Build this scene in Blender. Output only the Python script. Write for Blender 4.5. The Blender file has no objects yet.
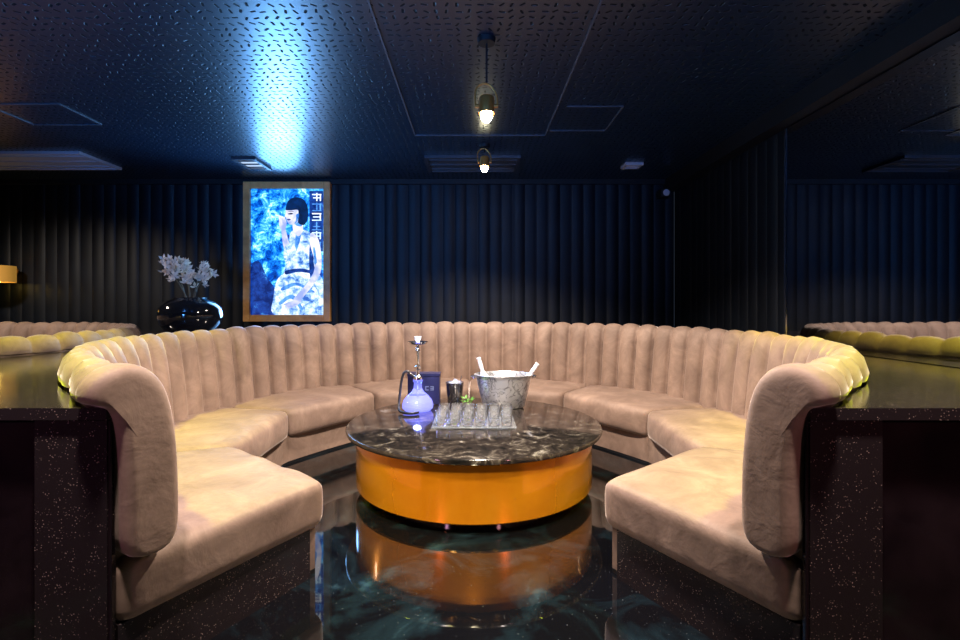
import bpy, bmesh, math, random
from mathutils import Vector, Matrix
random.seed(4)
S=bpy.context.scene
COL=S.collection
R=math.radians

# ------------------------------------------------------------------ materials
def newmat(name):
    m=bpy.data.materials.new(name); m.use_nodes=True
    nt=m.node_tree; b=nt.nodes['Principled BSDF']
    return m,nt,b
def setp(b,**k):
    names={'col':'Base Color','rough':'Roughness','metal':'Metallic','trans':'Transmission Weight','ior':'IOR',
           'sheen':'Sheen Weight','sheenr':'Sheen Roughness','coat':'Coat Weight','coatr':'Coat Roughness','em':'Emission Color','es':'Emission Strength','spec':'Specular IOR Level','sheent':'Sheen Tint'}
    for a,v in k.items():
        if a in('col','em','sheent') and len(v)==3: v=(*v,1)
        b.inputs[names[a]].default_value=v
def simple(name,**k):
    m,nt,b=newmat(name); setp(b,**k); return m
def N(nt,t,**k):
    n=nt.nodes.new(t)
    for a,v in k.items(): setattr(n,a,v)
    return n
def ramp(nt,stops):
    r=N(nt,'ShaderNodeValToRGB'); e=r.color_ramp.elements
    while len(e)<len(stops): e.new(.5)
    for i,(p,c) in enumerate(stops):
        e[i].position=p; e[i].color=(*c,1)
    return r
def noise(nt,scale,detail=4,rough=.5,dist=0,vec=None,obj=True):
    n=N(nt,'ShaderNodeTexNoise'); n.inputs['Scale'].default_value=scale; n.inputs['Detail'].default_value=detail
    n.inputs['Roughness'].default_value=rough; n.inputs['Distortion'].default_value=dist
    if vec is None:
        tc=N(nt,'ShaderNodeTexCoord'); vec=tc.outputs['Object']
    nt.links.new(vec,n.inputs['Vector']); return n
def bump(nt,b,src,strength=.3,dist=.01):
    bp=N(nt,'ShaderNodeBump'); bp.inputs['Strength'].default_value=strength; bp.inputs['Distance'].default_value=dist
    nt.links.new(src,bp.inputs['Height']); nt.links.new(bp.outputs['Normal'],b.inputs['Normal'])

def mat_velvet():
    m,nt,b=newmat('dusty_beige_velvet')
    n=noise(nt,4,6,.7,.6)
    r=ramp(nt,[(.3,(.160,.105,.080)),(.5,(.225,.150,.115)),(.7,(.305,.208,.160))])
    nt.links.new(n.outputs['Fac'],r.inputs['Fac']); nt.links.new(r.outputs['Color'],b.inputs['Base Color'])
    setp(b,rough=.65,sheen=.45,sheenr=.28,sheent=(1,.84,.78),spec=.28)
    n2=noise(nt,8,5,.55,.4)
    bump(nt,b,n2.outputs['Fac'],.42,.012)
    return m
VELVET=mat_velvet()
def mat_speckle():
    m,nt,b=newmat('black_speckled_marble')
    tc=N(nt,'ShaderNodeTexCoord')
    v=N(nt,'ShaderNodeTexVoronoi'); v.inputs['Scale'].default_value=120; nt.links.new(tc.outputs['Object'],v.inputs['Vector'])
    n=noise(nt,30,3,.6,0,tc.outputs['Object'])
    a=ramp(nt,[(.0,(1,1,1)),(.15,(.7,.7,.7)),(.24,(0,0,0))]); nt.links.new(v.outputs['Distance'],a.inputs['Fac'])
    c=ramp(nt,[(.47,(0,0,0)),(.60,(1,1,1))]); nt.links.new(n.outputs['Fac'],c.inputs['Fac'])
    mu=N(nt,'ShaderNodeMath',operation='MULTIPLY'); nt.links.new(a.outputs['Color'],mu.inputs[0]); nt.links.new(c.outputs['Color'],mu.inputs[1])
    r=ramp(nt,[(0,(.022,.016,.018)),(1,(.50,.38,.33))]); nt.links.new(mu.outputs[0],r.inputs['Fac'])
    nt.links.new(r.outputs['Color'],b.inputs['Base Color'])
    setp(b,rough=.14,spec=.6); return m
SPECK=mat_speckle()
def mat_table():
    m,nt,b=newmat('dark_emperador_marble')
    n=noise(nt,8,9,.70,1.3)
    r=ramp(nt,[(.36,(.004,.004,.004)),(.53,(.018,.014,.012)),(.60,(.05,.042,.034)),(.67,(.15,.135,.115)),(.8,(.40,.37,.33))])
    nt.links.new(n.outputs['Fac'],r.inputs['Fac'])
    nt.links.new(r.outputs['Color'],b.inputs['Base Color']); setp(b,rough=.09,spec=.9); return m
def mat_floor():
    m,nt,b=newmat('black_epoxy_floor')
    n=noise(nt,2.6,7,.62,.9)
    r=ramp(nt,[(.48,(.003,.003,.004)),(.60,(.006,.012,.016)),(.70,(.02,.045,.058)),(.85,(.06,.11,.13))])
    tc=N(nt,'ShaderNodeTexCoord')
    v=N(nt,'ShaderNodeTexVoronoi'); v.inputs['Scale'].default_value=36; nt.links.new(tc.outputs['Object'],v.inputs['Vector'])
    a=ramp(nt,[(.0,(.28,.31,.34)),(.05,(.13,.14,.15)),(.08,(0,0,0))]); nt.links.new(v.outputs['Distance'],a.inputs['Fac'])
    ad=N(nt,'ShaderNodeMixRGB',blend_type='ADD'); ad.inputs[0].default_value=.7
    nt.links.new(n.outputs['Fac'],r.inputs['Fac']); nt.links.new(r.outputs['Color'],ad.inputs[1]); nt.links.new(a.outputs['Color'],ad.inputs[2])
    nt.links.new(ad.outputs[0],b.inputs['Base Color'])
    setp(b,rough=.035,spec=1.0)
    n2=noise(nt,3,2); bump(nt,b,n2.outputs['Fac'],.04,.01); return m
def mat_ceiling():
    m,nt,b=newmat('embossed_dash_ceiling')
    L=nt.links.new
    tc=N(nt,'ShaderNodeTexCoord')
    sc=17.0
    mp=N(nt,'ShaderNodeMapping'); mp.inputs['Scale'].default_value=(sc,sc,0)
    L(tc.outputs['Object'],mp.inputs['Vector'])
    fl=N(nt,'ShaderNodeVectorMath',operation='FLOOR'); L(mp.outputs[0],fl.inputs[0])
    fr=N(nt,'ShaderNodeVectorMath',operation='FRACTION'); L(mp.outputs[0],fr.inputs[0])
    wn=N(nt,'ShaderNodeTexWhiteNoise',noise_dimensions='2D'); L(fl.outputs[0],wn.inputs['Vector'])
    # jitter
    jt=N(nt,'ShaderNodeVectorMath',operation='MULTIPLY_ADD'); L(wn.outputs['Color'],jt.inputs[0]); jt.inputs[1].default_value=(.26,.26,0); jt.inputs[2].default_value=(.37,.37,0)
    sb=N(nt,'ShaderNodeVectorMath',operation='SUBTRACT'); L(fr.outputs[0],sb.inputs[0]); L(jt.outputs[0],sb.inputs[1])
    an=N(nt,'ShaderNodeMath',operation='MULTIPLY'); L(wn.outputs['Value'],an.inputs[0]); an.inputs[1].default_value=6.283
    vr=N(nt,'ShaderNodeVectorRotate',rotation_type='Z_AXIS'); L(sb.outputs[0],vr.inputs['Vector']); L(an.outputs[0],vr.inputs['Angle'])
    sx=N(nt,'ShaderNodeSeparateXYZ'); L(vr.outputs[0],sx.inputs[0])
    ax=N(nt,'ShaderNodeMath',operation='ABSOLUTE'); L(sx.outputs['X'],ax.inputs[0])
    s2=N(nt,'ShaderNodeMath',operation='SUBTRACT'); L(ax.outputs[0],s2.inputs[0]); s2.inputs[1].default_value=.20
    mxx=N(nt,'ShaderNodeMath',operation='MAXIMUM'); L(s2.outputs[0],mxx.inputs[0]); mxx.inputs[1].default_value=0
    cx=N(nt,'ShaderNodeCombineXYZ'); L(mxx.outputs[0],cx.inputs['X']); L(sx.outputs['Y'],cx.inputs['Y'])
    ln=N(nt,'ShaderNodeVectorMath',operation='LENGTH'); L(cx.outputs[0],ln.inputs[0])
    rr=ramp(nt,[(.09,(1,1,1)),(.135,(0,0,0))]); L(ln.outputs['Value'],rr.inputs['Fac'])
    c=ramp(nt,[(0,(.004,.011,.026)),(1,(.001,.0015,.003))]); L(rr.outputs['Color'],c.inputs['Fac']); L(c.outputs['Color'],b.inputs['Base Color'])
    rg=N(nt,'ShaderNodeMapRange'); L(rr.outputs['Color'],rg.inputs[0]); rg.inputs[3].default_value=.30; rg.inputs[4].default_value=.7
    L(rg.outputs[0],b.inputs['Roughness'])
    sg=N(nt,'ShaderNodeMapRange'); L(rr.outputs['Color'],sg.inputs[0]); sg.inputs[3].default_value=1.0; sg.inputs[4].default_value=.15
    L(sg.outputs[0],b.inputs['Specular IOR Level'])
    b.inputs['Specular Tint'].default_value=(.75,.9,1,1)
    bump(nt,b,rr.outputs['Color'],.8,-.012)
    return m
def mat_noisy(name,c0,c1,scale,**k):
    m,nt,b=newmat(name); n=noise(nt,scale,4,.6,.3); r=ramp(nt,[(.35,c0),(.65,c1)])
    nt.links.new(n.outputs['Fac'],r.inputs['Fac']); nt.links.new(r.outputs['Color'],b.inputs['Base Color']); setp(b,**k)
    bump(nt,b,n.outputs['Fac'],.1,.005); return m
TABLE=mat_table(); FLOOR=mat_floor(); CEIL=mat_ceiling()
CURTAIN=mat_noisy('black_pleated_wall',(.0012,.002,.0045),(.0025,.0045,.009),3,rough=.5,spec=.25)
BLACKG=mat_noisy('black_gloss_panel',(.010,.006,.008),(.020,.012,.015),4,rough=.09,spec=.6)
BLACKM=mat_noisy('black_matte_paint',(.0015,.002,.0035),(.003,.0035,.006),6,rough=.6,spec=.3)
GOLD=mat_noisy('amber_copper_sheet',(.84,.27,.007),(1.0,.37,.012),2.5,rough=.20,metal=.7,coat=.8,coatr=.06)
OAK=mat_noisy('oak_frame_wood',(.50,.23,.07),(.70,.36,.12),8,rough=.35)
CHROME=simple('polished_steel',col=(.8,.8,.82),rough=.14,metal=1)
BRASS=simple('brushed_brass',col=(.75,.42,.12),rough=.3,metal=1)
MIRROR=simple('tinted_mirror_glass',col=(.44,.45,.48),rough=.015,metal=1)
GLASS=simple('clear_glass',col=(.98,.99,1),rough=.0,trans=.96,ior=1.33)
ICE=simple('ice',col=(.85,.9,1),rough=.15,trans=.6,ior=1.3)
def emis(name,col,s):
    return simple(name,col=(0,0,0),em=col,es=s,rough=.5)

# ------------------------------------------------------------------ mesh helpers
def link(o,parent=None):
    COL.objects.link(o)
    if parent: o.parent=parent
    return o
def mesh_obj(name,verts,faces,mat,parent=None,smooth=False,loc=(0,0,0)):
    me=bpy.data.meshes.new(name); me.from_pydata([tuple(v) for v in verts],[],faces); me.update()
    bm=bmesh.new(); bm.from_mesh(me); bmesh.ops.recalc_face_normals(bm,faces=bm.faces); bm.to_mesh(me); bm.free()
    if mat: me.materials.append(mat)
    if smooth:
        for p in me.polygons: p.use_smooth=True
    o=bpy.data.objects.new(name,me); o.location=loc
    return link(o,parent)
def empty(name,loc=(0,0,0)):
    e=bpy.data.objects.new(name,None); e.location=loc; e.empty_display_size=.1; COL.objects.link(e); return e
def box(name,x0,x1,y0,y1,z0,z1,mat,parent=None,bev=0):
    v=[(x,y,z) for x in(x0,x1) for y in(y0,y1) for z in(z0,z1)]
    f=[(0,1,3,2),(4,6,7,5),(0,4,5,1),(2,3,7,6),(0,2,6,4),(1,5,7,3)]
    o=mesh_obj(name,v,f,mat,parent)
    if bev:
        b=o.modifiers.new('bev','BEVEL'); b.width=bev; b.segments=3
    return o
def lathe(name,prof,mat,parent=None,loc=(0,0,0),seg=40,sx=1,sy=1,smooth=True,closed_ends=True):
    v=[];f=[]
    n=len(prof)
    for i in range(seg):
        a=2*math.pi*i/seg
        for r,z in prof: v.append((r*math.cos(a)*sx,r*math.sin(a)*sy,z))
    for i in range(seg):
        j=(i+1)%seg
        for k in range(n-1): f.append((i*n+k,j*n+k,j*n+k+1,i*n+k+1))
    o=mesh_obj(name,v,f,mat,parent,smooth,loc)
    me=o.data; bm=bmesh.new(); bm.from_mesh(me); bmesh.ops.remove_doubles(bm,verts=bm.verts,dist=1e-5)
    bmesh.ops.holes_fill(bm,edges=bm.edges,sides=0) if closed_ends else None
    bmesh.ops.recalc_face_normals(bm,faces=bm.faces); bm.to_mesh(me); bm.free()
    if smooth:
        for p in me.polygons: p.use_smooth=True
        try: me.set_sharp_from_angle(angle=R(40))
        except Exception: pass
    return o
def tube(name,pts,rad,mat,parent=None,cyc=False):
    cu=bpy.data.curves.new(name,'CURVE'); cu.dimensions='3D'; cu.bevel_depth=rad; cu.bevel_resolution=4; cu.use_fill_caps=True
    sp=cu.splines.new('NURBS'); sp.points.add(len(pts)-1)
    for p,q in zip(sp.points,pts): p.co=(*q,1)
    sp.use_endpoint_u=True; sp.order_u=min(4,len(pts)); sp.use_cyclic_u=cyc
    cu.materials.append(mat)
    return link(bpy.data.objects.new(name,cu),parent)

# ------------------------------------------------------------------ room
XR=2.56; XL=-8.2; YB=6.30; YF=-3.0; ZC=2.9
box('floor',XL,XR,YF,YB,-.1,0,FLOOR)
box('ceiling',XL,XR,YF,YB,ZC,ZC+.1,CEIL)
box('wall_left',XL-.1,XL,YF,YB,0,ZC,BLACKM)
box('wall_front',XL,XR,YF-.1,YF,0,ZC,BLACKM)
def pleats(name,p0,p1,nrm,z0,z1,per=.15,amp=.022,thick=.08):
    p0=Vector(p0);p1=Vector(p1);nrm=Vector(nrm); L=(p1-p0).length; n=int(L/per*10)
    v=[];f=[]
    for i in range(n+1):
        t=i/n; ph=(t*L/per)%1.0
        d=amp*(abs(math.sin(math.pi*ph))**.6)*(0.8+.3*math.sin(int(t*L/per)*2.3))
        q=p0.lerp(p1,t)+nrm*d
        v+= [(q.x,q.y,z0),(q.x,q.y,z1)]
    for i in range(n): f.append((2*i,2*i+2,2*i+3,2*i+1))
    m=len(v); b0=p0-nrm*thick; b1=p1-nrm*thick
    v+=[(b0.x,b0.y,z0),(b0.x,b0.y,z1),(b1.x,b1.y,z0),(b1.x,b1.y,z1)]
    f+=[(m,m+1,m+3,m+2),(0,1,m+1,m),(2*n,m+2,m+3,2*n+1)]
    return mesh_obj(name,v,f,CURTAIN)
pleats('wall_back',(XL,YB,0),(XR,YB,0),(0,-1,0),0,ZC,amp=.018)
YM=4.02
pleats('wall_right',(XR+.02,YM,0),(XR+.02,YB,0),(-1,0,0),0,ZC,amp=.013)
box('wall_right_front',XR+.01,XR+.1,YF,YM,0,ZC,BLACKM)
box('wall_mirror',XR-.012,XR+.008,YF+.02,YM-.01,.972,2.74,MIRROR)
box('trim_1',XR-.018,XR+.006,YM-.014,YM+.006,.972,2.74,CHROME)
box('trim_2',XR-.13,XR,YF,YB,2.75,ZC,BLACKM)     # soffit beam above mirror
box('trim_3',XL,XR-.13,YB-.06,YB-.024,2.84,ZC,BLACKM)
# ceiling hatches
def strip(name,x0,y0,x1,y1,w=.012,z=ZC,mat=None,parent=None):
    d=Vector((x1-x0,y1-y0,0)); L=d.length; d/=L; n=Vector((-d.y,d.x,0))*w/2
    a=Vector((x0,y0,z));b=Vector((x1,y1,z)); h=Vector((0,0,-.008))
    v=[a+n,a-n,b-n,b+n]; v=v+[q+h for q in v]
    return mesh_obj(name,v,[(0,1,2,3),(4,5,6,7),(0,1,5,4),(1,2,6,5),(2,3,7,6),(3,0,4,7)],mat,parent)
TRIMM=simple('grey_blue_seam',col=(.04,.05,.07),rough=.45)
h=empty('ceiling_access_panel',(0,0,0))
for i,(a,b_,c,d) in enumerate([(-.555,1,-.555,4.62),(.67,1,.67,4.62),(-.555,4.62,.67,4.62)]): strip('seam_%d'%i,a,b_,c,d,.012,ZC,TRIMM,h)
h=empty('ceiling_hatch')
for i,(a,b_,c,d) in enumerate([(.75,3.95,1.2,3.95),(1.2,3.95,1.2,4.5),(1.2,4.5,.7,4.5)]): strip('seam_%d'%i,a,b_,c,d,.010,ZC,TRIMM,h)
h=empty('ceiling_hatch.001')
for i,(a,b_,c,d) in enumerate([(-3.9,3.9,-3.3,3.9),(-3.3,3.9,-3.3,4.35),(-3.3,4.35,-3.9,4.35),(-3.9,4.35,-3.9,3.9)]): strip('seam_%d'%i,a,b_,c,d,.014,ZC,TRIMM,h)

def vent(name,x0,x1,y0,y1,fm,im,slats=4):
    e=empty(name)
    w=.03
    box('frame_a',x0,x1,y0,y0+w,ZC-.03,ZC-.001,fm,e); box('frame_b',x0,x1,y1-w,y1,ZC-.03,ZC-.001,fm,e)
    box('frame_c',x0,x0+w,y0+w,y1-w,ZC-.03,ZC-.001,fm,e); box('frame_d',x1-w,x1,y0+w,y1-w,ZC-.03,ZC-.001,fm,e)
    box('panel',x0+w,x1-w,y0+w,y1-w,ZC-.015,ZC-.001,im,e)
    for i in range(slats):
        y=y0+w+(y1-y0-2*w)*(i+.5)/slats
        box('slat_%d'%i,x0+w,x1-w,y-.008,y+.008,ZC-.028,ZC-.012,fm,e)
GREYP=simple('pale_grey_plastic',col=(.30,.33,.41),rough=.5)
DARKP=simple('dark_grey_plastic',col=(.02,.024,.035),rough=.4)
vent('air_conditioner_cassette',-6.0,-4.1,5.1,5.72,GREYP,GREYP,3)
vent('ceiling_vent',-2.62,-2.36,5.3,5.72,DARKP,emis('vent_glow',(.6,.75,1),.8),3)
vent('projector_bay',-.53,.5,5.24,5.82,DARKP,DARKP,3)
vent('ceiling_speaker',1.7,1.9,5.5,5.68,GREYP,GREYP,2)

# ------------------------------------------------------------------ sofa
CX,CY=-.05,3.6
A0,A1=29.3,330.7
NSEG=8
DA=(A1-A0)/NSEG
RCS=[1.36,1.53,1.48,1.46,1.46,1.46,1.48,1.53,1.36]
def pol(a,r):  # a degrees measured from -y, clockwise seen from above toward -x
    t=R(a); return (-r*math.sin(t), -r*math.cos(t))
def rin(a):
    k=min(NSEG-1,max(0,int((a-A0)/DA)))
    p=Vector(pol(A0+k*DA,RCS[k])); q=Vector(pol(A0+(k+1)*DA,RCS[k+1])); d=Vector(pol(a,1)); e=q-p
    den=d.x*e.y-d.y*e.x
    rr=(p.x*e.y-p.y*e.x)/den
    u=(a-A0)/DA-k; avg=RCS[k]*(1-u)+RCS[k+1]*u
    return rr*.75+.25*avg*.975
PROF=[(2.075,.40),(2.08,.50),(2.09,.60),(2.10,.70),(2.112,.80),(2.125,.90),(2.138,.98),(2.155,1.04),(2.182,1.08),(2.213,1.094),(2.247,1.085),(2.275,1.055),(2.288,1.01),(2.285,.982)]
def flare(a):
    d=min(a-A0,A1-a); t=max(0,1-d/12); return t*t*(3-2*t)
def fl(r,z,a):
    w=max(0,min(1,(z-.86)/.14))*max(0,min(1,(r-2.10)/.17))
    return r+.085*flare(a)*w
def sofa_build(parent):
    nch=58; sub=12; nn=nch*sub
    P=[Vector((r,0,z)) for r,z in PROF]
    Q=[]
    for i in range(len(P)-1):
        for t in (0,.5): Q.append(P[i].lerp(P[i+1],t))
    Q.append(P[-1])
    nrm=[]
    for i in range(len(Q)):
        a=Q[max(0,i-1)];b=Q[min(len(Q)-1,i+1)]; d=(b-a).normalized(); nrm.append(Vector((-d.z,0,d.x)))
    rnd=[random.uniform(.75,1.15) for _ in range(nch+1)]
    v=[];f=[]; n=len(Q)
    a0=A0+1.5; a1=A1-1.5
    for i in range(nn+1):
        ch=min(i//sub,nch-1); t=(i/sub)-ch; a=a0+(a1-a0)*i/nn
        x=2*t-1
        bl=(max(0,1-abs(x)**2.0))**.6*.074*rnd[ch]-.046
        for k,(q,m) in enumerate(zip(Q,nrm)):
            w=1-.6*max(0,min(1,(q.z-.93)/.12))
            if k>=n-6: w*=(n-1-k)/6*.8+.2
            p=q+m*(bl*w)+Vector((0,0,.004*math.sin(ch*1.7)*(k/n)))
            X,Y=pol(a,fl(p.x,p.z,a)); v.append((X,Y,p.z))
    for i in range(nn):
        for k in range(n-1): f.append((i*n+k,(i+1)*n+k,(i+1)*n+k+1,i*n+k+1))
    mesh_obj('backrest_channels',v,f,VELVET,parent,True)
    core=[(2.135,.40),(2.165,.8),(2.183,.96),(2.20,1.01),(2.22,1.025),(2.245,1.01),(2.262,.99),(2.268,.975),(2.275,.4)]
    v=[];f=[];n=len(core); M=90
    for i in range(M+1):
        a=a0+(a1-a0)*i/M
        for r,z in core: X,Y=pol(a,fl(r,z,a) if z>.98 else r); v.append((X,Y,z))
    for i in range(M):
        for k in range(n): f.append((i*n+k,(i+1)*n+k,(i+1)*n+(k+1)%n,i*n+(k+1)%n))
    f.append(tuple(range(n))); f.append(tuple(M*n+k for k in range(n)))
    mesh_obj('backrest_core',v,f,VELVET,parent,True)
    endp=[(2.095,.44),(2.093,.56),(2.094,.68),(2.10,.80),(2.11,.90),(2.126,.98),(2.155,1.05),(2.208,1.098),(2.27,1.110),(2.33,1.095),(2.372,1.058),(2.385,1.012),(2.37,.985),(2.335,.978),(2.305,.96),(2.286,.87),(2.28,.7),(2.28,.56),(2.28,.44)]
    for nm,ax,sg in (('end_panel_a',A0,1),('end_panel_b',A1,-1)):
        t=R(ax); tang=Vector((-math.cos(t),math.sin(t),0))*sg
        v=[];f=[];n=len(endp)
        cen_r=lambda z: 2.188+ (max(0,z-.7)**2)*.65
        layers=[(-.040,.55),(-.038,.72),(-.031,.87),(-.015,.975),(.01,1.0),(.05,1.0),(.07,.96)]
        for off,s in layers:
            for r,z in endp:
                cr=min(2.30,cen_r(z)); rr=cr+(r-cr)*s; zz=z if z<.98 else .98+(z-.98)*s
                if z<.5: zz=z+(1-s)*.04
                X,Y=pol(ax,rr); v.append(Vector((X,Y,zz))+tang*off)
        m=len(layers)
        for j in range(m-1):
            for k in range(n): f.append((j*n+k,(j+1)*n+k,(j+1)*n+(k+1)%n,j*n+(k+1)%n))
        f.append(tuple(range(n))); f.append(tuple((m-1)*n+k for k in range(n)))
        o=mesh_obj(nm,v,f,VELVET,parent,True)
        sbf=o.modifiers.new('s','SUBSURF'); sbf.levels=1; sbf.render_levels=2
    for k in range(NSEG):
        am=A0+(k+.5)*DA; L=1.2; D=.80; H=.225; rad=.05
        RO=2.28
        bm=bmesh.new(); bmesh.ops.create_cube(bm,size=2)
        bmesh.ops.subdivide_edges(bm,edges=bm.edges,cuts=17,use_grid_fill=True)
        sgn=lambda q: math.copysign(1-(1-abs(q))**1.9,q) if abs(q)<1 else q
        hs=(L/2,D/2,H/2)
        for vv in bm.verts:
            p=[sgn(vv.co[i])*hs[i] for i in range(3)]
            inn=[max(-(hs[i]-rad),min(hs[i]-rad,p[i])) for i in range(3)]
            off=Vector([p[i]-inn[i] for i in range(3)])
            if off.length>1e-6: off=off.normalized()*rad
            p=[inn[i]+off[i] for i in range(3)]
            u=p[0]/hs[0]; w=p[1]/hs[1]
            a=am+u*(DA/2-.12)
            r=rin(a)+ (w+1)/2*(RO-rin(a))
            if w<0: r+=.04*(abs(u)**6)*(-w)
            z=.335+p[2]
            if p[2]>0: z+= .022*(1-u*u)*(1-w**4) + .007*math.sin(u*9+k)*math.sin(w*5+k*2)*(1-u*u)
            if w<-.85 : r-= .012*(1-(p[2]/hs[2])**2)
            X,Y=pol(a,r); vv.co=(X,Y,z)
        me=bpy.data.meshes.new('seat_cushion_%d'%k); bmesh.ops.recalc_face_normals(bm,faces=bm.faces); bm.to_mesh(me); bm.free()
        for p in me.polygons: p.use_smooth=True
        me.materials.append(VELVET); link(bpy.data.objects.new('seat_cushion_%d'%(k+1),me),parent)
    v=[];f=[];M=120
    b0=A0+1.6;b1=A1-1.6
    for i in range(M+1):
        a=b0+(b1-b0)*i/M
        for r,z in ((rin(a)+.06,0.02),(rin(a)+.06,.235),(2.27,.235),(2.27,0.02)): X,Y=pol(a,r); v.append((X,Y,z-.0))
    for i in range(M):
        for k in range(4): f.append((i*4+k,(i+1)*4+k,(i+1)*4+(k+1)%4,i*4+(k+1)%4))
    f.append((0,1,2,3)); f.append((M*4,M*4+1,M*4+2,M*4+3))
    mesh_obj('base_riser',v,f,VELVET,parent)
    v2=[Vector((x,y,(0 if z<.1 else .021))) for x,y,z in v]
    mesh_obj('plinth',v2,f,BLACKM,parent)
    for nm,ax in (('end_plinth_a',A0),('end_plinth_b',A1)):
        sg=1 if ax<180 else -1
        vs=[]
        for a in (ax+sg*.7,ax+sg*1.6):
            for r in (1.46,2.27):
                for z in (0,.232): X,Y=pol(a,r); vs.append((X,Y,z))
        mesh_obj(nm,vs,[(0,1,3,2),(4,6,7,5),(0,4,5,1),(2,3,7,6),(0,2,6,4),(1,5,7,3)],SPECK,parent)
sofa=empty('curved_sofa',(CX,CY,0)); sofa_build(sofa)
SP=5.16
sofa2=empty('curved_sofa.001',(CX-SP,CY,0))
for c in [o for o in COL.objects if o.parent==sofa]:
    d=c.copy(); d.parent=sofa2; COL.objects.link(d)

# ------------------------------------------------------------------ counters round the booths
ZCT=.968
def counter(name,cx,xl,xr):
    e=empty(name,(cx,CY,0))
    yf=1.58-CY; yb=YB-.03-CY; X0=xl-cx; X1=xr-cx; RI=2.30
    angs=set([A0+i*2.5 for i in range(0,121)]+[A1])
    for cxn,cyn in ((X0,yf),(X0,yb),(X1,yf),(X1,yb)):
        a=math.degrees(math.atan2(-cxn,-cyn))%360; angs.add(a)
    angs=sorted(a for a in angs if A0<=a<=A1)
    def ray(a,m=0):
        dx,dy=pol(a,1); t=1e9
        if dx>1e-6:t=min(t,(X1)/dx)
        if dx<-1e-6:t=min(t,(X0)/dx)
        if dy>1e-6:t=min(t,yb/dy)
        if dy<-1e-6:t=min(t,(yf+m)/dy)
        return max(t,RI+.004)
    def ring(nm,z0,z1,mat,m,ri):
        v=[];f=[]
        for a in angs:
            for r,z in ((ri,z0),(ri,z1),(ray(a,m),z1),(ray(a,m),z0)): X,Y=pol(a,r); v.append((X,Y,z))
        M=len(angs)-1
        for i in range(M):
            for k in range(4): f.append((i*4+k,(i+1)*4+k,(i+1)*4+(k+1)%4,i*4+(k+1)%4))
        f.append((0,1,2,3)); f.append((M*4,M*4+1,M*4+2,M*4+3))
        return mesh_obj(nm,v,f,mat,e)
    ring('counter_body',0,ZCT-.04,BLACKG,.05,RI+.0)
    ring('counter_top',ZCT-.039,ZCT,SPECK,0,RI-.008)
    for sg,nm in ((-1,'pier_a'),(1,'pier_b')):
        x0=sg*1.14; x1=sg*1.375
        x0,x1=min(x0,x1),max(x0,x1)
        box(nm,x0,x1,yf+.012,yf+.049,0,ZCT-.04,SPECK,e)
    return e
counter('marble_counter',CX,CX-SP/2,XR-.02)
counter('marble_counter.001',CX-SP,CX-SP-SP/2+.02,CX-SP/2-.002)

# ------------------------------------------------------------------ table
T=empty('round_lounge_table',(0,3.56,0))
lathe('plinth',[(0,0),(.70,0),(.70,.071),(0,.071)],BLACKG,T,seg=96)
lathe('drum',[(0,.072),(.825,.072),(.832,.08),(.832,.41),(0,.41)],GOLD,T,seg=128)
lathe('under_plate',[(0,.411),(.80,.411),(.80,.423),(0,.423)],BLACKM,T,seg=96)
lathe('marble_top',[(0,.424),(.885,.424),(.897,.430),(.90,.438),(.90,.450),(.896,.457),(.886,.460),(0,.460)],TABLE,T,seg=128)
ZT=.4605
# hookah
hk=empty('hookah',(-.45,3.93,ZT)); hk.scale=(1.08,1.08,1.14)
HG=simple('blue_lit_glass',col=(.45,.5,1),rough=.03,trans=.85,ior=1.3,em=(.15,.2,1),es=.35)
lathe('glass_base',[(0,0),(.095,0),(.112,.015),(.115,.04),(.105,.07),(.08,.10),(.05,.125),(.032,.15),(.028,.19),(.036,.20),(.036,.21),(0,.21)],HG,hk)
lathe('water_glow',[(0,.012),(.09,.012),(.1,.03),(.09,.06),(0,.065)],emis('water_led',(.32,.30,1),1.6),hk)
lathe('down_stem',[(0,.07),(.008,.07),(.008,.2),(0,.2)],CHROME,hk,seg=16)
lathe('stem',[(0,.205),(.02,.205),(.034,.215),(.03,.235),(.014,.245),(.012,.28),(.022,.29),(.022,.305),(.012,.315),(.010,.40),(.018,.41),(.018,.42),(.010,.43),(.009,.46),(0,.46)],CHROME,hk)
lathe('ash_tray',[(0,.460),(.03,.462),(.06,.468),(.075,.480),(.077,.480),(.062,.463),(.03,.457),(0,.457)],CHROME,hk)
lathe('clay_bowl',[(0,.468),(.015,.47),(.016,.485),(.026,.50),(.028,.515),(.022,.515),(.014,.505),(0,.50)],simple('white_clay',col=(.6,.6,.65),rough=.4),hk)
tube('hose_port',[(0,0,.225),(-.03,0,.235),(-.06,0,.26)],.009,CHROME,hk)
BLK=simple('black_rubber',col=(.01,.01,.012),rough=.45)
tube('hose',[(-.06,0,.26),(-.09,0,.285),(-.12,-.01,.24),(-.13,-.02,.1),(-.14,-.05,.012),(-.10,-.16,.012),(-.02,-.19,.012),(.02,-.14,.012)],.009,BLK,hk)
# menu box
bx=empty('gift_box',(-.43,4.2,ZT)); 
BOXM=mat_noisy('navy_box_card',(.012,.014,.05),(.02,.02,.07),5,rough=.3)
bo=box('box_body',-.13,.14,-.06,.06,0,.235,BOXM,bx,.004)
box('box_lid',-.134,.144,-.064,.064,.236,.262,BOXM,bx,.004)
WH=emis('print_white',(.6,.65,1),.4)  # lettering glows by itself, brightness put into the material
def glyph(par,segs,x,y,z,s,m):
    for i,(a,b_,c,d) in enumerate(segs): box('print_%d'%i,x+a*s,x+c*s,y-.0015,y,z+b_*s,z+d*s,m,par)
glyph(bx,[(0,0,.2,1),(0,0,.8,.2),(0,.8,.8,1),(1.2,0,2,.2),(1.2,.8,2,1),(1.8,0,2,1),(1.2,.4,2,.6)],.02,-.0605,.12,.035,WH)
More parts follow.
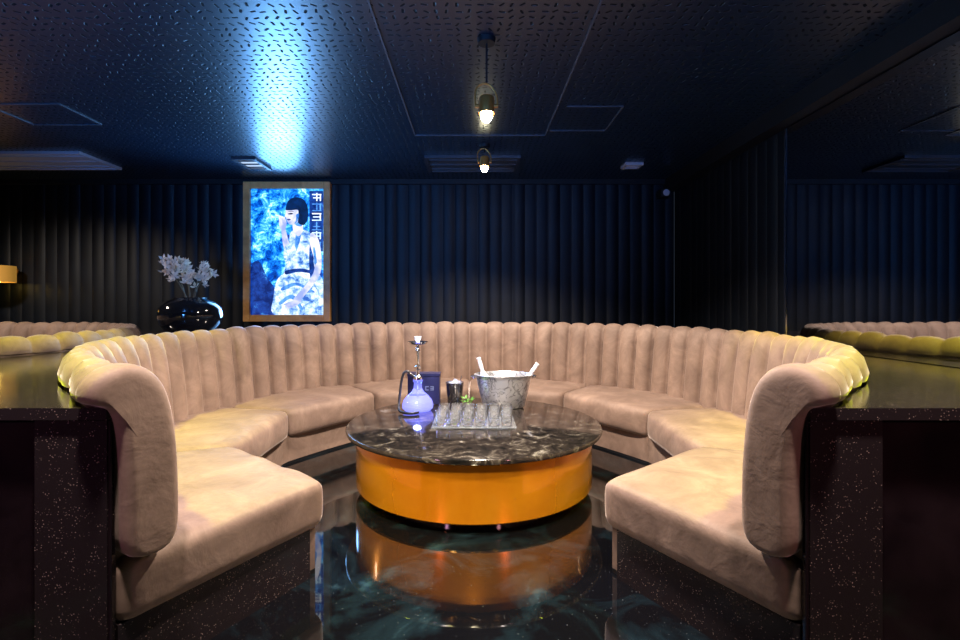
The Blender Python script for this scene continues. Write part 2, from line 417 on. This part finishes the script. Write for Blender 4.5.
# small steel cup
cu=empty('steel_ice_cup',(-.165,4.2,ZT))
lathe('cup',[(0,0),(.055,0),(.06,.005),(.078,.175),(.082,.18),(.075,.18),(.056,.01),(0,.01)],CHROME,cu)
for i in range(4):
    a=i*1.6; b_=box('ice_%d'%i,-.02,.02,-.02,.02,0,.04,ICE,cu,.004); b_.location=(.028*math.cos(a),.028*math.sin(a),.15+.01*(i%2)); b_.rotation_euler=(.3*i,.5*i,.7*i)
tube('tongs',[(.02,0,.06),(.04,0,.18),(.06,.0,.235)],.004,CHROME,cu)
# ice bucket
bk=empty('champagne_bucket',(.245,4.06,ZT))
def mat_bucket():
    m,nt,b=newmat('etched_steel'); n=noise(nt,9,3,.5,2.5)
    r=ramp(nt,[(.46,(.85,.85,.87)),(.5,(.25,.25,.28)),(.54,(.85,.85,.87))]); nt.links.new(n.outputs['Fac'],r.inputs['Fac']); nt.links.new(r.outputs['Color'],b.inputs['Base Color'])
    setp(b,metal=.75,rough=.28); return m
lathe('bucket_body',[(0,0),(.16,0),(.172,.008),(.20,.12),(.225,.225),(.238,.262),(.245,.268),(.238,.272),(.222,.255),(.195,.12),(.165,.015),(0,.015)],mat_bucket(),bk,seg=56,sx=1,sy=.72)
for s in(-1,1): tube('handle_%s'%('a' if s<0 else 'b'),[(s*.235,-.05,.245),(s*.265,-.04,.255),(s*.272,0,.25),(s*.265,.04,.255),(s*.235,.05,.245)],.007,CHROME,bk)
lathe('ice_bed',[(0,.215),(.15,.21),(.205,.2),(.205,.19),(0,.19)],ICE,bk,sx=1,sy=.72)
for i in range(16):
    a=i*2.4; rr=.03+.14*((i*.37)%1)
    b_=box('ice_cube_%d'%i,-.018,.018,-.018,.018,-.018,.018,ICE,bk,.004); b_.location=(rr*math.cos(a),rr*math.sin(a)*.7,.222); b_.rotation_euler=(.9*i,.5*i,.7*i)
BOT=simple('frosted_bottle_glass',col=(.8,.86,.92),rough=.25,trans=.1)
FOIL=simple('white_foil',col=(.85,.85,.9),rough=.4,metal=.1)
for i,(x,y,rx,ry) in enumerate(((-.12,.02,0,-.28),(.10,.0,0,.62))):
    be=empty('bottle_holder_%d'%i); be.parent=bk; be.location=(x,y,.10); be.rotation_euler=(rx,ry,0)
    lathe('bottle_body_%d'%i,[(0,0),(.035,0),(.038,.01),(.038,.13),(.03,.165),(.016,.2),(.014,.235),(0,.235)],BOT,be)
    lathe('bottle_cap_%d'%i,[(0,.225),(.0165,.225),(.0175,.24),(.0165,.30),(.019,.302),(.019,.315),(0,.318)],FOIL,be)
gb=empty('garnish_bowl',(-.06,3.92,ZT))
lathe('bowl',[(0,0),(.03,0),(.05,.03),(.06,.05),(.056,.05),(.045,.03),(.025,.006),(0,.006)],GLASS,gb)
LEAF=mat_noisy('mint_green',(.07,.22,.02),(.18,.38,.04),20,rough=.5)
for i in range(22):
    a=i*2.4;r=.010+.032*((i*.61)%1)
    l=mesh_obj('leaf_%d'%i,[(0,0,0),(.018,.012,.006),(.04,0,.002),(.018,-.012,.006)],[(0,1,2,3)],LEAF,gb); l.location=(r*math.cos(a),r*math.sin(a),.045+.010*(i%5)); l.rotation_euler=(random.uniform(-.5,.5),-random.uniform(.1,1),a)
tb=empty('tumbler_glasses',(0,3.38,ZT))
box('glass_tray',-.29,.29,-.06,.28,0,.010,simple('tray_glass',col=(.85,.92,1),rough=.05,trans=.9,ior=1.35),tb,.004)
gp=[(0,0),(.031,0),(.034,.004),(.041,.088),(.0395,.090),(.0375,.084),(.031,.020),(.028,.016),(0,.014)]
first=None
for r_ in range(3):
    for c in range(6):
        x=-.225+c*.090+ (.01 if r_ else 0); y=r_*.11
        if first is None:
            first=lathe('glass_0',gp,GLASS,tb,(x,y,.0105),seg=32)
        else:
            o=first.copy(); o.name='glass_%d'%(r_*6+c); o.location=(x,y,.0105); COL.objects.link(o)
tb.scale=(1.0,1.0,1.15)

# ------------------------------------------------------------------ lightbox poster
PX=-2.37; PZ=1.975; W,H=1.10,1.77; PYF=YB-.03
po=empty('framed_lightbox_poster',(PX,PYF,PZ))
fw=.085
box('frame_left',-W/2,-W/2+fw,-.07,0,-H/2,H/2,OAK,po,.006); box('frame_right',W/2-fw,W/2,-.07,0,-H/2,H/2,OAK,po,.006)
box('frame_top',-W/2+fw,W/2-fw,-.07,0,H/2-fw,H/2,OAK,po,.006); box('frame_bottom',-W/2+fw,W/2-fw,-.07,0,-H/2,-H/2+fw,OAK,po,.006)
iw=W-2*fw; ih=H-2*fw
def mat_poster():
    m,nt,b=newmat('poster_backlit_print'); L=nt.links.new
    tc=N(nt,'ShaderNodeTexCoord')
    n=noise(nt,7,10,.75,.5,tc.outputs['Object'])
    r=ramp(nt,[(.36,(.0,.01,.10)),(.45,(.0,.06,.45)),(.51,(.01,.27,.9)),(.57,(.15,.65,1)),(.65,(.9,1,1))])
    L(n.outputs['Fac'],r.inputs['Fac']); L(r.outputs['Color'],b.inputs['Emission Color'])
    setp(b,col=(0,0,0),es=1.5,rough=.3); return m
mesh_obj('print',[(-iw/2,-.03,-ih/2),(iw/2,-.03,-ih/2),(iw/2,-.03,ih/2),(-iw/2,-.03,ih/2)],[(0,1,2,3)],mat_poster(),po)
def cat(pts,n=6):
    out=[];m=len(pts)
    for i in range(m):
        p0,p1,p2,p3=[Vector(pts[(i+j-1)%m]) for j in range(4)]
        for k in range(n):
            t=k/n; out.append(.5*((2*p1)+(-p0+p2)*t+(2*p0-5*p1+4*p2-p3)*t*t+(-p0+3*p1-3*p2+p3)*t**3))
    return out
lay=[0]
def shape(nm,pts,mat,smooth=True):
    lay[0]+=1
    pts=[(p[0],p[1],0) for p in pts]
    q=cat(pts) if smooth else [Vector(p) for p in pts]
    v=[(max(-iw/2,min(iw/2,(p.x/70-.5)*iw)),-.031-.0004*lay[0],max(-ih/2,min(ih/2,(.5-p.y/125)*ih))) for p in q]
    me=bpy.data.meshes.new(nm); bm=bmesh.new(); fc=bm.faces.new([bm.verts.new(a) for a in v]); bmesh.ops.triangulate(bm,faces=[fc]); bm.to_mesh(me); bm.free()
    me.materials.append(mat); link(bpy.data.objects.new(nm,me),po)
def ptone(name,stops,sc,s=1.2,det=8):
    m,nt,b=newmat(name); n=noise(nt,sc,det,.7,.4); r=ramp(nt,stops); nt.links.new(n.outputs['Fac'],r.inputs['Fac']); nt.links.new(r.outputs['Color'],b.inputs['Emission Color']); setp(b,col=(0,0,0),es=s); return m
pSK=ptone('print_skin',[(.36,(.30,.38,.80)),(.48,(.62,.64,.92)),(.6,(.95,.90,.96))],4,1.2,3)
pHA=ptone('print_hair',[(.4,(.0,.002,.02)),(.65,(.0,.02,.12))],9)
pDR=ptone('print_dress',[(.37,(.03,.12,.5)),(.44,(.2,.42,.9)),(.52,(.6,.8,1)),(.60,(1,1,1))],11)
pDK=ptone('print_shadow',[(.4,(0,.01,.12)),(.6,(.01,.06,.38)),(.7,(.1,.5,.9))],10)
pMID=ptone('print_midblue',[(.4,(.03,.15,.6)),(.6,(.15,.45,.95))],10); pWH=ptone('print_highlight',[(.4,(.6,.85,1)),(.6,(1,1,1))],6,1.4)
shape('signboard',[(56,2),(69,2),(69,62),(56,62)],pDK,False)
for i in range(6):
    y=5+i*9.5
    for j,(a,b_,c,d) in enumerate([(0,0,9,1.2),(4,-1,5.2,7),(1,3.4,8,4.4),(0,6.6,9,7.6),(7.4,1,8.6,7)]):
        if (i+j)%4==3: continue
        shape('glyph',[(58.5+a,y+b_),(58.5+c,y+b_),(58.5+c,y+d),(58.5+a,y+d)],pMID if i%2 else pWH,False)
shape('dark_alley',[(0,80),(8,72),(16,88),(24,102),(22,125),(0,125)],pDK)
shape('lap',[(27,88),(45,80),(64,84),(70,96),(70,125),(24,125),(22,108)],pDR)
shape('torso',[(38,44),(46,40),(56,43),(61,52),(60,66),(62,84),(58,96),(36,96),(31,90),(34,74),(37,60)],pDR)
shape('collar_shadow',[(44,42),(49,41),(47,52),(43,64),(42.5,54)],pMID)
shape('side_shade',[(57,52),(61,56),(60,70),(62,84),(58,92),(56,76)],pDK)
shape('waist_shadow',[(34,81),(48,79),(60,82),(59,84),(46,82.5),(34,85)],pDK)
shape('skirt_fold_a',[(30,98),(44,93),(60,101),(59,102.6),(44,96),(31,101)],pMID)
shape('skirt_fold_b',[(28,112),(40,105),(50,118),(48,120),(39,109),(29,115)],pMID)
shape('neck',[(41,31),(49,30),(50,41),(46,47),(41,42)],pSK)
shape('neck_shadow',[(42,33),(48,33),(49,37),(44,36.6)],pMID)
shape('head_hair',[(34,19),(36,12),(43,8.5),(51,11),(55,20),(54,32),(50,35),(46,31),(36,24)],pHA)
shape('face',[(34,20),(38,19),(46,20),(47,28),(44,34),(38,35.5),(35,32),(34.6,29),(32.8,27.5),(34.2,24)],pSK)
shape('fringe',[(33.5,20.6),(36,14),(44,11),(49,18),(47,24),(45,21),(38,21.5)],pHA)
shape('side_lock',[(46,18),(52,18),(54,30),(51,36),(45.5,33.5),(46.6,26)],pHA)
shape('cheek_shade',[(43.5,26),(46.5,25),(45,32),(42,35),(44,30)],pMID)
shape('eye',[(35.5,25),(39,24),(41,25.1),(38,25.7)],pHA)
shape('brow',[(35.2,23),(39,22),(42,22.9),(39,22.7)],pHA)
shape('lips',[(35,30.4),(37.5,30),(38.6,31),(36,31.6)],pDK)
shape('raised_forearm',[(29.5,38),(32.5,37),(36,50),(39,61),(37,66),(34,65),(31,54)],pSK)
shape('sleeve',[(33,58),(40,54),(44,62),(42,74),(36,76),(32,68)],pDR)
shape('raised_hand',[(28,30),(31,28.5),(34,31),(34.5,36),(33,40),(29,40),(27.5,35)],pSK)
for i in range(4):
    shape('finger',[(28+i*1.4,34),(27+i*1.7,27+i*.6),(28+i*1.7,26.6+i*.6),(29.6+i*1.4,34)],pSK)
shape('cigarette',[(24,25.6),(32,28.2),(32,29),(24,26.6)],pWH,False)
shape('upper_arm',[(58,44),(64,48),(67,60),(68,76),(63,80),(60,66),(57,54)],pSK)
shape('arm_shade',[(60,60),(62,60),(64,78),(62,79)],pMID)
shape('lower_arm',[(63,74),(68,76),(65,88),(55,102),(46,112),(43,108),(54,94),(60,84)],pSK)
shape('resting_hand',[(47,106),(49,111),(44,116),(36,119),(35,117),(40,112),(43,107)],pSK)
for i in range(4): shape('finger',[(41-i,111+i),(33+i*.8,114+i*1.6),(33.4+i*.8,115.4+i*1.6),(42-i,113+i)],pSK)

# ------------------------------------------------------------------ vase with orchids
vz=empty('orchid_vase',(-2.93,5.08,ZCT+.0005)); vz.scale=(1,1,1.18)
VB=simple('black_ceramic',col=(.008,.009,.012),rough=.08,coat=.5)
lathe('vase',[(0,0),(.15,0),(.22,.04),(.285,.12),(.305,.19),(.29,.26),(.23,.315),(.17,.335),(.16,.345),(.15,.335),(.2,.29),(.26,.2),(.2,.06),(0,.03)],VB,vz,seg=56)
STEM=simple('twig_brown',col=(.12,.09,.05),rough=.7)
PET=mat_noisy('petal_white',(.70,.55,.42),(.95,.82,.70),14,rough=.6)
def petal_flower(i,p,s):
    v=[];f=[]
    for k in range(5):
        a=k*2*math.pi/5+random.random()*.3; d=Vector((math.cos(a),math.sin(a),0)); n=Vector((-d.y,d.x,0)); up=Vector((0,0,1))
        b=len(v); lift=random.uniform(.2,.7)
        v+=[Vector((0,0,0)),d*.5+n*.28+up*lift*.4,d*1.0+up*lift,d*.5-n*.28+up*lift*.4]; f.append((b,b+1,b+2,b+3))
    M=Matrix.Rotation(random.uniform(-1.5,1.5),3,'X')@Matrix.Rotation(random.uniform(0,6),3,'Z')
    return [M@(q*s)+p for q in v],f
fv=[];ff=[]
for si,(ex,ey,ez) in enumerate([(-.24,-.03,.68),(-.14,.08,.64),(.02,-.06,.56),(.17,.0,.66),(.22,-.05,.58),(-.19,-.1,.60)]):
    pts=[Vector((.02*si-.05,0,.1)),Vector((ex*.05,ey*.3,.36)),Vector((ex*.35,ey*.7,ez*.78)),Vector((ex,ey,ez))]
    tube('stem_%d'%si,pts,.006,STEM,vz)
    for j in range(15):
        t=.5+.5*random.random(); q=pts[1].lerp(pts[3],t)+Vector((random.uniform(-.05,.05),random.uniform(-.05,.05),random.uniform(-.03,.05)))
        vv,f=petal_flower(j,q,random.uniform(.035,.055)); b=len(fv); fv+=vv; ff+=[tuple(x+b for x in t_) for t_ in f]
mesh_obj('blossoms',fv,ff,PET,vz)

# ------------------------------------------------------------------ wall lamp at far left
wl=empty('wall_lamp',(-5.86,YB-.3,1.58))
LSH=simple('amber_lamp_shade',col=(.5,.26,.06),rough=.4,metal=.4,em=(1,.5,.08),es=.25)
lathe('shade',[(.20,0),(.20,.2),(.195,.2),(.195,0)],LSH,wl,closed_ends=False)
lathe('bulb',[(0,-.01),(.05,.0),(.07,.04),(.04,.1),(0,.12)],emis('warm_bulb',(1,.7,.15),16),wl)
tube('arm',[(0,0,.19),(0,.1,.22),(0,.26,.15)],.012,BRASS,wl); lathe('backplate',[(0,0),(.05,0),(.05,.02),(0,.02)],BRASS,wl,(0,.27,.15)).rotation_euler=(R(90),0,0)

# ------------------------------------------------------------------ ceiling spotlights
SPM=simple('orange_brass_can',col=(.60,.24,.05),rough=.3,metal=.7)
BLBM=emis('spot_bulb',(1,.86,.55),80)
def spot(name,x,y,zb,tilt=0):
    e=empty(name,(x,y,0))
    lathe('mount',[(0,ZC-.03),(.05,ZC-.03),(.055,ZC-.001),(0,ZC-.001)],BLACKM,e)
    tube('rod',[(0,0,ZC-.02),(0,0,(ZC+zb)/2),(0,0,zb+.21)],.005,BLACKM,e)
    tube('yoke',[(-.065,0,zb+.07),(-.070,0,zb+.13),(-.075,0,zb+.19),(0,0,zb+.225),(.05,0,zb+.17),(.067,0,zb+.13),(.065,0,zb+.07)],.006,SPM,e)
    lathe('can',[(0,zb+.13),(.04,zb+.13),(.046,zb+.12),(.048,zb+.03),(.044,zb+.03),(.04,zb+.06),(0,zb+.08)],SPM,e)
    lathe('bulb',[(0,zb-.025),(.018,zb-.02),(.032,zb),(.036,zb+.02),(.03,zb+.045),(0,zb+.055)],BLBM,e)
    for s in (-1,1): lathe('pivot_%d'%s,[(0,-.01),(.012,-.01),(.012,.01),(0,.01)],SPM,e,(s*.057,0,zb+.075),seg=16).rotation_euler=(0,R(90),0)
spot('ceiling_spotlight',.075,2.95,2.42)
spot('ceiling_spotlight.001',.105,4.9,2.65)
sk=empty('wall_speaker',(2.36,6.1,2.68)); box('box_shell',-.06,.06,-.07,.07,-.05,.05,BLACKM,sk,.01); lathe('cone',[(0,0),(.035,.0),(.04,.01),(0,.012)],GREYP,sk,(0,-.07,0)).rotation_euler=(R(90),0,0)
box('bracket',-.01,.01,.05,.16,.03,.06,BLACKM,sk)

# ------------------------------------------------------------------ lights
def light(name,kind,loc,energy,col,size=.1,target=None,spot=None,blend=.6,sy=None):
    l=bpy.data.lights.new(name,kind); l.energy=energy; l.color=col
    if kind=='AREA':
        l.size=size
        if sy: l.shape='RECTANGLE'; l.size_y=sy
    else: l.shadow_soft_size=size
    if spot: l.spot_size=R(spot); l.spot_blend=blend
    o=bpy.data.objects.new(name,l); o.location=loc; COL.objects.link(o)
    if target: o.rotation_euler=(Vector(target)-Vector(loc)).to_track_quat('-Z','Y').to_euler()
    return o
WARM=(1,.86,.72)
light('light_pendant_a','SPOT',(.075,2.95,2.38),430,WARM,.04,(.05,3.2,0),145,.5)
light('light_pendant_b','SPOT',(.105,4.9,2.61),300,WARM,.04,(.0,4.4,0),142,.5)
light('light_down_left','SPOT',(-1.0,1.2,2.85),360,(1,.85,.76),.08,(-1.1,2.2,.3),85,.8)
light('light_down_right','SPOT',(1.0,1.2,2.85),360,(1,.85,.76),.08,(1.1,2.2,.3),85,.8)
light('light_table_front','SPOT',(0,.5,2.6),520,(1,.82,.5),.12,(0,2.8,.25),30,.9)
light('light_table_side','SPOT',(-.9,.9,2.7),260,(1,.85,.35),.08,(-.45,2.9,.2),22,.9)  # added spot without a fixture, puts yellow highlights on the drum
light('light_yellow_left','SPOT',(-2.4,1.8,2.85),400,(.85,1,.05),.05,(-2.1,2.1,1),72,.7)
light('light_yellow_right','SPOT',(2.35,1.8,2.7),360,(.85,1,.05),.05,(2.0,2.1,1),72,.7)
light('light_yellow_left_b','SPOT',(-2.6,3.6,2.85),230,(1,.95,.08),.05,(-2.6,3.6,1),60,.7)
light('light_yellow_right_b','SPOT',(2.38,3.3,2.7),210,(1,.9,.10),.05,(2.4,3.4,1),50,.7)
light('light_blue_table','SPOT',(-1.0,4.6,2.8),190,(.2,.4,1),.08,(-.2,3.5,.4),50,.6)
light('light_booth_left','SPOT',(-5.2,4,2.8),280,WARM,.1,(-5.2,4.6,0),140,.6)
light('light_magenta_right','SPOT',(1.7,-.2,1.6),28,(1,.40,.45),.1,(1.3,1.6,.5),50,.8)
light('light_magenta_left','SPOT',(-1.9,-.2,1.6),28,(1,.45,.75),.1,(-1.3,1.6,.5),50,.8)
light('light_hookah','POINT',(-.45,3.76,ZT+.12),1.6,(.3,.35,1),.03)
for i,(zz,en) in enumerate(((1.3,100),(1.8,95),(2.3,65),(2.62,26))):
    light('light_lightbox_spill_%d'%i,'SPOT',(-2.37,6.0,zz),en,(.18,.48,1),.26,(-1.9,2.6,2.9+(.5 if zz>2.4 else 0)),150,.9)  # spots added before the poster to carry its blue glow onto the ceiling
light('light_blue_wash','SPOT',(-2.3,-.8,1.5),1150,(.08,.32,1),.3,(-1.9,2.9,3.2),72,1)  # added fill from behind the camera, turns the ceiling blue
light('light_blue_wash_right','SPOT',(.9,-.8,1.5),330,(.10,.3,1),.3,(.8,2.9,3.2),72,1)  # weaker added blue fill for the right half of the ceiling
w=bpy.data.worlds.new('World'); S.world=w; w.use_nodes=True
w.node_tree.nodes['Background'].inputs[0].default_value=(.3,.4,.6,1); w.node_tree.nodes['Background'].inputs[1].default_value=.05
S.view_settings.view_transform='Standard'
S.view_settings.exposure=.12

# ------------------------------------------------------------------ camera
cam=bpy.data.cameras.new('Camera'); co=bpy.data.objects.new('Camera',cam); COL.objects.link(co)
co.location=(0,0,1.3); co.rotation_euler=(R(90),0,0)
cam.sensor_width=36; cam.lens=491/960*36; cam.shift_x=6/960; cam.shift_y=-15/960; cam.clip_start=.05
S.camera=co
